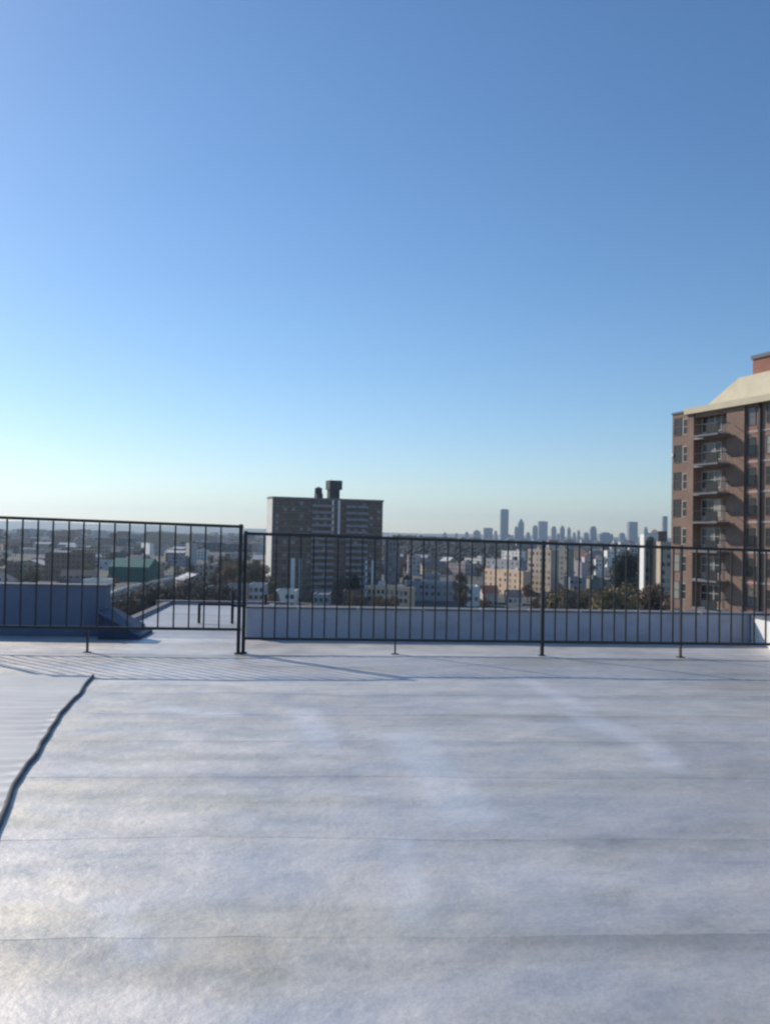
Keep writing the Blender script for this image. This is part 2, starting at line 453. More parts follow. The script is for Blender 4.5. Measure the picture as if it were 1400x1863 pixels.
for j in range(nv):
    a = n0 + 2 * j; mb.f.append((a, a + 1, a + 3, a + 2)); mb.m.append(0)
o = mb.build('wrinkled_sheet', SILVER_OLD, own, smooth=True); o['label'] = 'rippled silver sheet left of the dark line'

# thin dark tube along that edge
mb = MB(); pts = []
for j in range(120):
    v = .7 + (9.42 - .7) * j / 119
    u = edge_u(v) + .02 * nz(v, 0, 2.2, 5) + .012 + .004 * nz(v, 3, 5, 22)
    pts.append(rw(u, v, .015 + .012 * nz(u, v, .28, 9) + .006 * nz(u, v, 1.1, 1) + .0042 * nz(u * .8, v * 1.4, 3.1, 2)))
mb.tube(pts, [.015 + .003 * nz(q, 1, .35, 60) for q in range(120)], 10); o = mb.build('dark_edge_line', EDGE_DARK, smooth=True)
tag(o, 'thick dark line snaking across the silver roof at left beside the rippled sheet', 'cable')

# ---------------------------------------------------------------- railings
def railing(label, u0, u1, z0, z1, posts, step, vf, thin=(), z2=None, short=()):
    L = u1 - u0
    t = thing('roof_railing', label, 'railing', rw(u0, vf, 0), PHI, 'railing sections across the roof')
    z2 = z2 or z1
    zt = lambda x: z1 + (z2 - z1) * x / L
    m = MB(); m.box(0, L, -.02, .02, z1 - .038, z1)
    m.v = [(x, y, z + (z2 - z1) * x / L) for x, y, z in m.v]; m.build('top_rail', BLACK_IRON, t)
    m = MB(); m.box(0, L, -.018, .018, z0, z0 + .034); m.build('bottom_rail', BLACK_IRON, t)
    pmes = []
    for hw in (.021, .0095):
        pm = MB(); pm.box(-hw, hw, -.026, .026, .012, z1 + .012); pmes.append(pm.mesh('post', BLACK_IRON))
    fm = MB(); fm.box(-.045, .045, -.045, .045, .0, .012); fme = fm.mesh('foot_plate', BLACK_IRON)
    for p in posts:
        pme = pmes[p in thin]
        q = link('post', pme, t, (p - u0, 0, 0)); q.scale.z = (zt(p - u0) + .012) / (z1 + .012) if p not in short else (z0 + .01) / (z1 + .012); link('foot_plate', fme, q)
    bm_ = MB(); bm_.box(-.009, .009, -.009, .009, z0 + .037, z1 - .046); bm_.v = [(x, y, z - z0) for x, y, z in bm_.v]; bme = bm_.mesh('baluster', BLACK_IRON)
    n = int(L / step)
    for k in range(n):
        x = (k + .5) * L / n
        if min(abs(x + u0 - p) for p in posts if p not in short) > .085:
            q = link('baluster', bme, t, (x + random.uniform(-.004, .004), 0, z0)); q.scale.z = (zt(x) - .039 - z0) / (z1 - .046 - z0)
    return t
UP = [u_at(p, V_FENCE) for p in (448, 723, 989, 1240)]
railing('long lower black iron railing running from the tall post to the right edge', UP[0], U_R - .03, .17, 1.545, UP + [U_R - .09], .155, V_FENCE, (UP[1], UP[3]), 1.44)
LP_ = [u_at(447, V_FENCE) - .02, u_at(168, V_FENCE), u_at(-110, V_FENCE)]
railing('raised black iron railing section at left, standing a step higher than its neighbour', LP_[2], LP_[0] + .0, .29, 1.70, [LP_[2], LP_[1], LP_[0] - .03], .182, V_FENCE - .06, (LP_[1],), 1.63, (LP_[1],))

# low pipe guard beyond the railing
g0 = at(422, 1135, 14.8)
t = thing('pipe_guard', 'short low dark pipe guard behind the tall railing post', 'guard rail', (g0.x, g0.y, 0), PHI)
for k, dx in enumerate((0, -.55)):
    m = MB(); m.tube([(dx, 0, 0), (dx, 0, .56 if k == 0 else .34)], .025, 8); m.build('post', BLACK_IRON, t)
m = MB(); m.tube([(-.55, 0, .32), (0, 0, .32)], .022, 8); m.build('rail', BLACK_IRON, t)
m = MB(); m.tube([(.0, 0, .30), (.55, 0, .30)], .022, 8); m.build('rail', BLACK_IRON, t)
m = MB(); m.tube([(.55, 0, 0), (.55, 0, .5)], .025, 8); m.build('post', BLACK_IRON, t)

# dark blue sloped wedge, added for the shadow at the left parapet's end
h0 = u_at(196, 13.0)
hu1 = u_at(264, 12.75)
t = thing('shadow_wedge', 'dark blue slope-topped wedge standing in for the shadow of the left parapet end', 'shadow wedge', rw(h0, 12.62, 0), PHI)
m = MB(); W = hu1 - h0
m.v = [(0, 0, 0), (W, 0, 0), (W, .9, 0), (0, .9, 0), (0, 0, .36), (W * .78, 0, .10), (W * .78, .9, .10), (0, .9, .36), (W, 0, .05), (W, .9, .05)]
m.f = [(0, 1, 8, 5, 4), (1, 2, 9, 8), (2, 3, 7, 6, 9), (3, 0, 4, 7), (4, 5, 6, 7), (5, 8, 9, 6)]; m.m = [0] * 6
m.build('wedge_body', NAVY, t)
m = MB(); m.v = [(-.02, -.03, .385), (W * .8, -.03, .122), (W * .8, .93, .122), (-.02, .93, .385), (-.02, -.03, .365), (W * .8, -.03, .102), (W * .8, .93, .102), (-.02, .93, .365)]
m.f = [(0, 1, 2, 3), (4, 7, 6, 5), (0, 4, 5, 1), (1, 5, 6, 2), (2, 6, 7, 3), (3, 7, 4, 0)]; m.m = [0] * 6
m.build('wedge_top', NAVY, t)

# ---------------------------------------------------------------- ground and hills
GM = mottled('city_ground', (.085, .085, .08), .5, .012, .95)
m = MB(); m.poly([(-9000, -300, GROUND), (9000, -300, GROUND), (9000, 10500, GROUND), (-9000, 10500, GROUND)])
tag(m.build('ground', GM), kind='structure')
HILL = mottled('far_wooded_hill', (.05, .06, .045), .4, .01, .95)
def ridge(name, pts, Y, depth, mat):
    """pts: (photo x, photo y of the crest)"""
    m = MB(); n = len(pts)
    xs = []
    for i in range(n - 1):
        for k in range(8):
            t = k / 8; s = t * t * (3 - 2 * t)
            xs.append((pts[i][0] + (pts[i + 1][0] - pts[i][0]) * t, pts[i][1] + (pts[i + 1][1] - pts[i][1]) * s))
    xs.append(pts[-1])
    rows = []
    for px, py in xs:
        c = at(px, py, Y)
        z = c.z + 3 * Y / 9000 * nz(px, 0, .05, 5)
        rows.append([(c.x, Y - depth, GROUND - .5), (c.x, Y - depth * .45, GROUND + (z - GROUND) * .62 + Y / 1500 * nz(px, 1, .07, 7)), (c.x, Y, z), (c.x, Y + depth * .7, GROUND - .5)])
    for r_ in rows: m.v += r_
    for i in range(len(rows) - 1):
        for j in range(3):
            a = i * 4 + j; m.f.append((a, a + 4, a + 5, a + 1)); m.m.append(0)
    return tag(m.build(name, mat, smooth=True), kind='structure')
ridge('far_hills', [(-3500, 950), (-900, 935), (-200, 944), (60, 948), (180, 953), (330, 957), (480, 962), (600, 966), (800, 971), (1100, 977), (1500, 984), (2400, 1000), (4400, 1035)], 8600, 1600, HILL)
ridge('wooded_hillside', [(560, 1012), (660, 990), (720, 980), (790, 982), (850, 986), (900, 992), (960, 1003), (1040, 1016)], 1300, 420, HILL)

# ---------------------------------------------------------------- buildings
hand = []          # (x0, x1, Y) of hand-placed buildings, so that the rows of houses leave them in view
def ladder_windows(t, W, H, floors, cols, fh, z0, mat, w=1.3, h=1.5, name='window', skip=None, y=0.0, x0=0.0, frame=True):
    """each window a part: glass set in a frame that stands proud of the wall"""
    fm = MB(); e = .09
    fm.box(-w / 2 - e, w / 2 + e, -.06, .02, -e, 0); fm.box(-w / 2 - e, w / 2 + e, -.06, .02, h, h + e)
    fm.box(-w / 2 - e, -w / 2, -.06, .02, 0, h); fm.box(w / 2, w / 2 + e, -.06, .02, 0, h)
    fme = fm.mesh('window', FRAME)
    gm = MB(); gm.box(-w / 2, w / 2, -.02, .015, 0, h); gme = gm.mesh('pane', mat)
    for f in range(floors):
        for c in range(cols):
            if (skip and skip(f, c)) or random.random() < .12: continue
            x = x0 + (c + .5) * W / cols; z = z0 + f * fh
            q = link(name, fme, t, (x, y, z)); link('pane', gme, q)

def house_mesh(W, D, H, roof, gh=2.5):
    """one house: walls (slot 0) and roof (slot 1)"""
    m = MB()
    if roof == 'gable':
        m.box(0, W, 0, D, 0, H)
        e = .4
        m.poly([(-e, -e, H - .15), (W + e, -e, H - .15), (W + e, D / 2, H + gh), (-e, D / 2, H + gh)], 1)
        m.poly([(W + e, D + e, H - .15), (-e, D + e, H - .15), (-e, D / 2, H + gh), (W + e, D / 2, H + gh)], 1)
        m.poly([(0, 0, H), (0, D / 2, H + gh - .2), (0, D, H)], 0); m.poly([(W, 0, H), (W, D, H), (W, D / 2, H + gh - .2)], 0)
    elif roof == 'front':
        m.box(0, W, 0, D, 0, H); e = .4
        m.poly([(-e, -e, H - .15), (-e, D, H - .15), (W / 2, D, H + gh), (W / 2, -e, H + gh)][::-1], 1)
        m.poly([(W + e, -e, H - .15), (W + e, D, H - .15), (W / 2, D, H + gh), (W / 2, -e, H + gh)], 1)
        m.poly([(0, -.01, H), (W, -.01, H), (W / 2, -.01, H + gh - .2)], 0)
    else:
        m.box(0, W, 0, D, 0, H, 0, 1); e = .25
        for b in ((-.05, W + .05, -.05, e), (-.05, W + .05, D - e, D + .05)): m.box(b[0], b[1], b[2], b[3], H + .002, H + .7, 0)
        for b in ((-.05, e), (W - e, W + .05)): m.box(b[0], b[1], e + .01, D - e - .01, H + .002, H + .7, 0)
        if roof == 'bulk':
            m.box(W * .55, W * .8, D * .3, D * .6, H + .01, H + 2.6, 0, 1)
            m.tube([(W * .2, D * .5, H), (W * .2, D * .5, H + 1.8)], .35, 6, 1)
    return m

def building(x0, x1, ytop, Y, wall, roof_m, label, floors=None, cols=None, roof='flat', depth=14, yaw=0.0, cat='building', name='apartment_building', gh=2.5, win=True, w=1.3, group=None):
    p0 = at(x0, ytop, Y); p1 = at(x1, ytop, Y)
    W = p1.x - p0.x; H = p0.z - GROUND
    if yaw:
        k1 = colx(x1, 1000) / 1000
        W = (k1 * Y - p0.x) / (math.cos(yaw) - k1 * math.sin(yaw))
    if roof in ('gable', 'front'): H -= gh
    t = thing(name, label, cat, (p0.x, Y, GROUND), yaw, group)
    hand.append((x0, x1, Y))
    hm = house_mesh(W, depth, H, 'flat' if roof == 'flat' else roof, gh)
    # walls and roof become two parts
    wl, rf = MB(), MB()
    for f, mi in zip(hm.f, hm.m):
        (wl if mi == 0 else rf).poly([hm.v[i] for i in f])
    wl.build('wall', wall, t); rfo = rf.build('roof', roof_m, t)
    if roof == 'flat' and W > 9:
        for _ in range(2 if W < 25 else 3):
            bxm = MB(); bw = random.uniform(1.5, 3.5); bx0 = random.uniform(1, W - bw - 1); bxm.box(bx0, bx0 + bw, depth * .4, depth * .4 + 2.2, H + .01, H + random.uniform(1, 2.6)); bxm.build('roof_box', random.choice([wall, CONC_DARK, roof_m]), rfo)
        am = MB(); ax_ = random.uniform(2, W - 2); am.tube([(ax_, depth * .25, H), (ax_, depth * .25, H + 3.2)], .09, 5); am.build('aerial', DARKBLK, rfo)
    if win:
        floors = floors or max(1, int(min(H, 24) / 3)); cols = cols or max(2, int(W / 3))
        zb = H - floors * 3.0 + .7
        ladder_windows(t, W, H, floors, cols, 3.0, zb, GLASS_FAR, w=w)
    return t

PINKW = mottled('pinkish_render', (.50, .42, .40), .12, .2, .85)
BEIGE = mottled('beige_render', (.66, .47, .32), .12, .2, .85)
TAN = mottled('tan_render', (.48, .39, .30), .12, .2, .85)
GREYW = mottled('grey_render', (.33, .33, .36), .12, .2, .85)
OLIVEW = mottled('olive_grey_render', (.25, .25, .22), .12, .2, .85)
REDROOF = mottled('dark_red_shingles', (.14, .06, .055), .25, .6, .9)
GREENROOF = mottled('green_sheet_roof', (.02, .15, .125), .2, .2, .7)
GREENWALL = mottled('dark_green_wall', (.015, .12, .10), .2, .2, .8)
PALEROOF = mottled('pale_roof', (.5, .5, .52), .12, .2, .8)
SLATE = mottled('slate_roof', (.09, .095, .12), .25, .3, .85)
NAVYROOF = mottled('navy_roof', (.03, .04, .07), .25, .3, .85)

# --- the big brick apartment house at the right
bt = thing('brick_apartment_house', 'tall pinkish brick apartment house with balconies and cream cornice at right edge', 'apartment building', (30.2, 93.6, GROUND), math.atan2(-.925, .38))
Z = lambda z: z - GROUND
TOP = 14.55
m = MB()
m.box(0, 2.8, .35, 18, 0, Z(14.9)); m.box(2.8, 3.75, -.12, 18, 0, Z(TOP)); m.box(3.75, 8.2, .75, 18, 0, Z(TOP)); m.box(8.2, 10.5, 0, 18, 0, Z(TOP))
m.box(10.5, 14.9, .25, 18, 0, Z(TOP)); m.box(14.9, 16.5, 0, 18, 0, Z(TOP)); m.box(16.5, 21, .75, 18, 0, Z(TOP)); m.box(21, 34, 0, 18, 0, Z(TOP))
m.box(3.75, 8.2, 0, .75, Z(TOP - .45), Z(TOP)); m.box(16.5, 21, 0, .75, Z(TOP - .45), Z(TOP))
m.build('wall', BRICK_PINK, bt)
m = MB(); m.box(2.6, 34.3, -.4, .5, Z(TOP) + .003, Z(TOP) + .62); m.build('cornice', CREAM, bt)
m = MB(); m.box(-.08, 2.58, .25, .6, Z(14.9) + .003, Z(14.9) + .2); m.box(-.08, .25, .61, 18, Z(14.9) + .003, Z(14.9) + .2); m.build('corner_coping', CONC_DARK, bt)
m = MB()
s0 = 4.2
m.v = [(s0, .9, Z(15.2)), (34, .9, Z(15.2)), (34, 12, Z(15.2)), (s0, 12, Z(15.2)), (s0 + 4.0, 1.5, Z(17.7)), (34, 1.5, Z(18.1)), (34, 12, Z(18.1)), (s0 + 4.0, 12, Z(17.7))]
m.f = [(0, 1, 5, 4), (1, 2, 6, 5), (2, 3, 7, 6), (3, 0, 4, 7), (4, 5, 6, 7)]; m.m = [0] * 5
m.build('penthouse', CREAM, bt)
m = MB(); m.box(2.9, 33.9, .5, 17.9, Z(TOP) + .01, Z(TOP) + .2); m.build('roof', TAR, bt)
ch = MB(); ch.box(8.9, 13.5, 2.6, 6, Z(17.3), Z(19.5)); ch = ch.build('chimney', BRICK_RED, bt)
c2 = MB(); c2.box(8.75, 13.65, 2.45, 6.15, Z(19.5), Z(19.85)); c2.build('chimney_cap', CONC_DARK, ch)

def win_meshes(w, h, gm, fr, nm=1):
    f = MB(); e = .07
    f.box(-w / 2 - e, w / 2 + e, -.05, .02, -e, 0); f.box(-w / 2 - e, w / 2 + e, -.05, .02, h, h + e)
    f.box(-w / 2 - e, -w / 2, -.05, .02, 0, h); f.box(w / 2, w / 2 + e, -.05, .02, 0, h)
    for k in range(1, nm + 1):
        x = -w / 2 + w * k / (nm + 1); f.box(x - .03, x + .03, -.045, .02, .001, h - .001)
    f.box(-w / 2 + .001, w / 2 - .001, -.04, .02, h * .5 - .03, h * .5 + .03)
    g = MB(); g.box(-w / 2, w / 2, -.01, .015, 0, h)
    return f.mesh('window', fr), g.mesh('pane', gm)
FR_DK = mottled('dark_window_frame', (.08, .08, .085), .1, 2, .5)
FR_LT = mottled('light_window_frame', (.5, .5, .5), .1, 2, .5)
PANEL = mottled('grey_infill_panel', (.34, .335, .34), .15, .8, .8)
sets = [  # s centre, y of the wall, width, height, frame, mullions
    (.85, .35, .95, 1.75, FR_DK, 0), (2.15, .35, .75, 1.55, FR_LT, 0), (5.0, .75, 1.7, 1.6, FR_LT, 1), (6.35, .75, .75, 1.6, FR_LT, 0),
    (11.2, .25, .9, 1.6, FR_DK, 0), (13.7, .25, 1.3, 1.6, FR_DK, 1), (17.6, .75, 1.7, 1.6, FR_LT, 1), (23, 0, 1.4, 1.5, FR_LT, 1), (27, 0, 1.4, 1.5, FR_LT, 1)]
SL = [12.02 - 2.87 * k for k in range(8)]
for (s, yy, ww, hh, fr, nm) in sets:
    fme, gme = win_meshes(ww, hh, GLASS, fr, nm)
    for zl in SL:
        q = link('window', fme, bt, (s, yy, Z(zl + .62))); link('pane', gme, q)
door_m = MB(); door_m.box(-.5, .5, -.04, .02, 0, 2.15); door_me = door_m.mesh('balcony_door', FR_DK)
pan = MB(); pan.box(0, 2.2, -.03, .02, 0, .5); pan_me = pan.mesh('infill_panel', PANEL)
pan2 = MB(); pan2.box(0, 1.3, -.03, .02, 0, .75); pan2_me = pan2.mesh('infill_panel', BRICK_RED)
slab = MB(); slab.box(-2.55, 2.05, -1.15, .745, -.16, 0); slab_me = slab.mesh('balcony', CONCRETE)
# balcony: slab over the recess, its right end reaching out past the pier
rail_m = MB()
rail_m.box(0, 3.24, -.02, .02, 1.0, 1.05); rail_m.box(0, 3.24, -.02, .02, .08, .12)
rail_me = rail_m.mesh('balcony_rail', BLACK_IRON)
bar = MB(); bar.box(-.012, .012, -.012, .012, .12, 1.0); bar_me = bar.mesh('balcony_bar', BLACK_IRON)
side = MB(); side.box(-.02, .02, 0, 1.5, 1.0, 1.05); side.box(-.02, .02, 0, 1.5, .08, .12); side_me = side.mesh('balcony_rail', BLACK_IRON)
sl1 = MB(); sl1.box(3.8, 8.15, -.10, .745, -.16, 0); sl1_me = sl1.mesh('floor_slab', CONCRETE)
sl2 = MB(); sl2.box(5.6, 8.9, -1.75, -.11, -.2, 0); sl2_me = sl2.mesh('balcony', CONC_DARK)  # darker concrete colour puts in the shade under the balcony
shade_panel = MB(); shade_panel.box(7.25, 8.82, -1.66, -1.6, .03, .95); shade_panel_me = shade_panel.mesh('balcony_shade_panel', DARKBLK)  # dark panel added to paint in the balcony's shade
for off in (0, 12.75):
    for k, zl in enumerate(SL):
        z = Z(zl)
        q = link('floor_slab', sl1_me, bt, (off, 0, z))
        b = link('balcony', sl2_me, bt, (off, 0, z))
        link('balcony_rail', rail_me, b, (5.62, -1.7, 0)); link('balcony_rail', side_me, b, (5.64, -1.68, 0)); link('balcony_rail', side_me, b, (8.84, -1.68, 0))
        for j in range(12): link('balcony_bar', bar_me, b, (5.75 + j * .27, -1.7, 0))
        link('balcony_shade_panel', shade_panel_me, b, (0, 0, 0))
        link('infill_panel', pan_me, bt, (4.1 + off, .75, z + .02))
        link('balcony_door', door_me, bt, (7.55 + off, .75, z + .02))
for zl in SL:
    link('infill_panel', pan2_me, bt, (10.6, .25, Z(zl) - .3)); 
    p_ = MB(); 
band = MB(); band.box(10.6, 14.8, .2, .24, 0, .16); band_me = band.mesh('floor_band', CONCRETE)
for zl in SL: link('floor_band', band_me, bt, (0, 0, Z(zl) - .12))
m = MB(); m.box(12.2, 12.42, .02, .23, 0, Z(TOP)); m.build('drainpipe', DARKBLK, bt)
m = MB(); m.box(-.06, .3, .2, .34, Z(10.4), Z(10.75)); m.build('wall_lamp', WHITE, bt)
hand.append((1216, 1400, 90))

# --- the slab tower in the middle
YW = R(22)
p0 = at(497, 903, 387)
tw = thing('slab_tower', 'wide dark brown brick slab tower with roof tanks in the middle distance', 'tower block', (p0.x, 387, GROUND), YW)
TW, TD = 52.0, 10.0
TH = p0.z - GROUND
m = MB(); m.box(0, TW, 0, TD, 0, TH - .9); m.build('wall', BRICK_DARK, tw)
m = MB(); m.box(-.3, -.02, .3, TD - .3, 0, TH - 1.0); m.build('sunlit_end_wall', WHITE_WALL, tw)  # sun on the tower's left end is put into this white colour
m = MB(); m.box(-.35, TW + .35, -.35, .3, TH - .88, TH); m.box(-.35, .3, .31, TD, TH - .88, TH); m.box(TW - .3, TW + .35, .31, TD, TH - .88, TH); m.build('roof_edge', CONC_DARK, tw)
m = MB(); m.box(.31, TW - .31, .31, TD, TH - .89, TH - .5); m.build('roof', TAR, tw)
sx = lambda px: (px - 497) / 200 * TW
def tbox(name, x0, x1, z0, z1, y0, y1, mat, par=None):
    m = MB(); m.box(x0, x1, y0, y1, z0, z1); return m.build(name, mat, par or tw)
tz = lambda py: TH - (py - 903 - 0) * .2418 * 1.02
# roof tanks
tank = tbox('stair_tower', sx(602.5), sx(621), TH - .49, TH + 4.2, 4, 8, DARKBLK)
tbox('water_tank', sx(601), sx(624), TH + 4.21, TH + 8.4, 3, 9, DARKBLK, tank)
t2 = tbox('lift_house', sx(579), sx(590), TH - .49, TH + 2.2, 4, 8, DARKBLK)
m = MB(); m.tube([(sx(584), 6, TH + 2.2), (sx(584), 6, TH + 4.6), (sx(584), 6, TH + 5.3)], [1.7, 1.7, .3], 10); m.build('tank_cap', DARKBLK, t2)
PILASTER = mottled('pale_pilaster', (.75, .74, .74), .1, .5, .9)
for a, b, y0, y1 in ((601.5, 605, 906, 968), (612.5, 616.5, 906, 968), (530, 537, 1013, 1085), (545, 549, 1013, 1085), (665, 669, 1016, 1085), (677, 680.5, 1016, 1085)):
    tbox('pilaster', sx(a), sx(b), max(.5, tz(y1)), tz(y0), -.5, -.002, PILASTER)
tbox('canopy_band', sx(585), sx(640), tz(980), tz(973), -.6, -.002, CONC_DARK)
FH = 2.9
fl = int((TH - 4) / FH)
band = MB(); band.box(0, TW, -.12, -.003, 0, .4); tband_me = band.mesh('floor_band', mottled('slab_edge', (.23, .20, .185), .15, .3, .9))
bal = MB(); bal.box(0, 5.2, -1.2, -.13, 0, .18); bal.box(0, 5.2, -1.2, -1.12, .181, 1.05); bal_me = bal.mesh('balcony', mottled('balcony_panel', (.30, .29, .32), .15, 1, .85))
fme, gme = win_meshes(1.7, 1.45, GLASS_FAR, FR_DK, 1)
ac = MB(); ac.box(-.35, .35, -.45, 0, 0, .45); ac_me = ac.mesh('air_conditioner', CONCRETE)
balx = [sx(565), sx(585), sx(627), sx(648)]
pilr = [(sx(a) - 1.2, sx(b) + 1.2) for a, b in ((601.5, 616.5), (530, 549), (665, 680.5))]
for f in range(fl):
    z = TH - 1.2 - (f + 1) * FH
    link('floor_band', tband_me, tw, (0, 0, z - .3))
    if f > 0 or True:
        for bx_ in balx:
            link('balcony', bal_me, tw, (bx_, 0, z))
    for c in range(14):
        x = 1.9 + c * (TW - 3.8) / 13
        if any(a - .2 < x < b + .2 for a, b in pilr[:1]): continue
        q = link('window', fme, tw, (x, -.01, z + .75)); link('pane', gme, q)
        if (c * 7 + f * 5) % 11 == 0: link('air_conditioner', ac_me, q, (0, -.1, 0))
hand.append((483, 700, 387))

# --- white building with a tall arched bay
pw = at(1171, 971, 330)
wt = thing('white_arched_building', 'narrow white building with one tall arched recess beside the brick apartment house', 'building', (pw.x, 330, GROUND), 0)
W = at(1200, 971, 330).x - pw.x; H = pw.z - GROUND
m = MB()
m.box(0, W, 4.0, 5.2, 0, H - .3)                                   # back wall of the recess
m.box(0, W * .1, 0, 3.99, 0, H); m.box(W * .74, W * .86, 0, 3.99, 0, H)
ax, ar = W * .42, W * .32; zc = H - 1.0 - ar
n = 12
arc = [(ax - ar * math.cos(math.pi * k / n), zc + ar * math.sin(math.pi * k / n)) for k in range(n + 1)]
for (xa, za), (xb, zb) in zip(arc, arc[1:]):                      # spandrel over the arch
    m.v += [(xa, 0, za), (xb, 0, zb), (xb, 0, H), (xa, 0, H), (xa, 1.0, za), (xb, 1.0, zb), (xb, 1.0, H), (xa, 1.0, H)]
    k = len(m.v) - 8
    for q in ((0, 1, 2, 3), (5, 4, 7, 6), (0, 4, 5, 1), (3, 2, 6, 7)):
        m.f.append(tuple(k + j for j in q)); m.m.append(0)
m.build('wall', WHITE, wt)
tbox('recess_panel', W * .105, W * .735, 0, zc + .5, 3.9, 3.995, OLIVEW, wt)
tbox('roof', -.15, W * .9, H + .003, H + .3, -.15, 5.3, PALEROOF, wt)
fme2, gme2 = win_meshes(1.1, 1.5, GLASS_FAR, FR_DK, 0)
for k in range(8):
    q = link('window', fme2, wt, (ax, 3.89, H - 5.5 - 3 * k)); link('pane', gme2, q)
hand.append((1160, 1218, 330))
# its neighbours
building(1201, 1221, 989, 322, TAN, TAR, 'pale tan block squeezed between the white arched building and the brick apartment house', 8, 2, name='apartment_building', depth=10)
t = building(1197, 1213, 969, 420, BRICK_DARK, TAR, 'dark block showing its top behind the tan block at right', win=False, depth=10)

for a in [
    (0, 12, 1003, 900, WHITE_WALL, PALEROOF, 'white block at the left edge of the town', 3, 2),
    (18, 82, 1000, 980, PINKW, PALEROOF, 'long low pinkish building near the left edge', 2, 9),
    (257, 273, 989, 1100, WHITE, PALEROOF, 'bright white cube building left of the thin grey tower', 4, 3),
    (281, 299, 1002, 1000, PINKW, TAR, 'small pinkish building right of the bright white cube', 2, 3),
    (306, 338, 1012, 720, GREYW, PALEROOF, 'low grey building at the foot of the thin grey tower', 2, 5),
    (338, 348, 989, 730, CONCRETE, TAR, 'thin pale grey tower left of the tall railing post', 8, 2),
    (354, 376, 1002, 900, WHITE_WALL, PALEROOF, 'whitish building right of the thin grey tower', 3, 4),
    (370, 456, 990, 1250, NAVYROOF, NAVYROOF, 'long dark navy block behind the houses left of the slab tower', 2, 9),
    (414, 440, 1008, 820, PINKW, SLATE, 'pinkish building left of the tall railing post', 3, 4),
    (180, 197, 1021, 640, PALEROOF, PALEROOF, 'small pale building left of the green shed', 2, 2),
    (148, 186, 1058, 330, WHITE_WALL, PALEROOF, 'low whitish building showing over the dark blue parapet end', 2, 4),
    (372, 408, 1071, 352, WHITE_WALL, PALEROOF, 'white low house in front of the brown trees', 2, 4),
    (410, 440, 1067, 350, GREYW, SLATE, 'grey low house left of the tall railing post', 2, 4),
    (452, 480, 1066, 356, PALEROOF, PALEROOF, 'pale grey low house just right of the tall railing post', 2, 3),
    (500, 536, 1078, 340, WHITE_WALL, SLATE, 'whitish house below the left end of the slab tower', 2, 4),
    (570, 598, 1084, 335, GREYW, PALEROOF, 'grey flat house below the middle of the slab tower', 2, 3),
    (624, 662, 1079, 345, BRICK_DARK, TAR, 'brown brick house below the right half of the slab tower', 2, 4),
    (700, 728, 985, 520, CONC_DARK, TAR, 'dark grey block just right of the slab tower', 8, 4),
    (668, 744, 1068, 352, BEIGE, PALEROOF, 'long low beige building right of the slab tower foot', 2, 9),
    (742, 765, 1012, 640, PINKW, REDROOF, 'pinkish block with dark red roof before the wooded hillside', 4, 3),
    (770, 800, 1046, 560, GREYW, PALEROOF, 'grey building with pale flat roof below the wooded hillside', 2, 5),
    (738, 836, 1061, 395, GREYW, PALEROOF, 'wide grey hall with a pale flat roof before the beige flats', 2, 9),
    (850, 872, 1070, 370, WHITE, PALEROOF, 'small white house between the grey hall and red gabled house', 2, 2),
    (880, 952, 1036, 470, BEIGE, PALEROOF, 'warm beige block of flats in full sun', 5, 8),
    (884, 946, 1018, 560, GREYW, SLATE, 'grey block showing above the warm beige flats', 3, 7),
    (912, 948, 1003, 800, WHITE_WALL, PALEROOF, 'white long block high above the warm beige flats', 2, 6),
    (960, 1002, 1001, 455, TAN, TAR, 'tall tan apartment block left of the third railing post', 8, 6),
    (1006, 1032, 1000, 520, OLIVEW, TAR, 'olive grey apartment block right of the third railing post', 8, 4),
    (1037, 1058, 1024, 640, PINKW, PALEROOF, 'small pink cube building right of the tan apartment blocks', 3, 2),
    (1104, 1124, 1003, 900, WHITE_WALL, PALEROOF, 'white building left of the tall dark tree', 4, 3),
    (1150, 1169, 1034, 480, WHITE, PALEROOF, 'small white building between dark tree and white arched building', 2, 2),
    (1036, 1066, 1053, 430, GREYW, SLATE, 'low grey building above the olive trees', 2, 4),
    (1072, 1112, 1056, 440, OLIVEW, SLATE, 'wide olive grey building above the olive trees', 2, 5),
]:
    yw = {880: -65, 960: -62, 1037: -60, 912: -60, 1006: -60, 668: -35, 884: -64, 338: -60, 257: -60, 1201: -60}.get(a[0], 0)
    building(*a[:7], floors=a[7], cols=a[8], yaw=R(yw), depth=5 if yw else 14)
for a in [
    (1063, 1080, 1006, 700, PINKW, REDROOF, 'pinkish gabled house, left one of the row of dark red roofs', 'front'),
    (1083, 1100, 1010, 690, WHITE_WALL, REDROOF, 'whitish gabled house, right one of the row of dark red roofs', 'front'),
    (878, 906, 1066, 385, PINKW, REDROOF, 'red roofed gabled house at the foot of the warm beige flats', 'gable'),
    (924, 950, 1074, 380, WHITE_WALL, SLATE, 'whitish gabled house right of the red roofed one', 'gable'),
    (990, 1024, 1078, 372, PINKW, SLATE, 'pinkish gabled house by the third railing post', 'gable'),
]:
    building(*a[:7], roof=a[7], floors=2, cols=3, name='gabled_house', cat='house', depth=11, gh=3)
building(198, 270, 1016, 500, GREENWALL, GREENROOF, 'big dark green shed with a pitched roof beyond the left railing', 2, 8, roof='gable', gh=4.5, depth=26, name='green_shed', cat='shed', win=False)

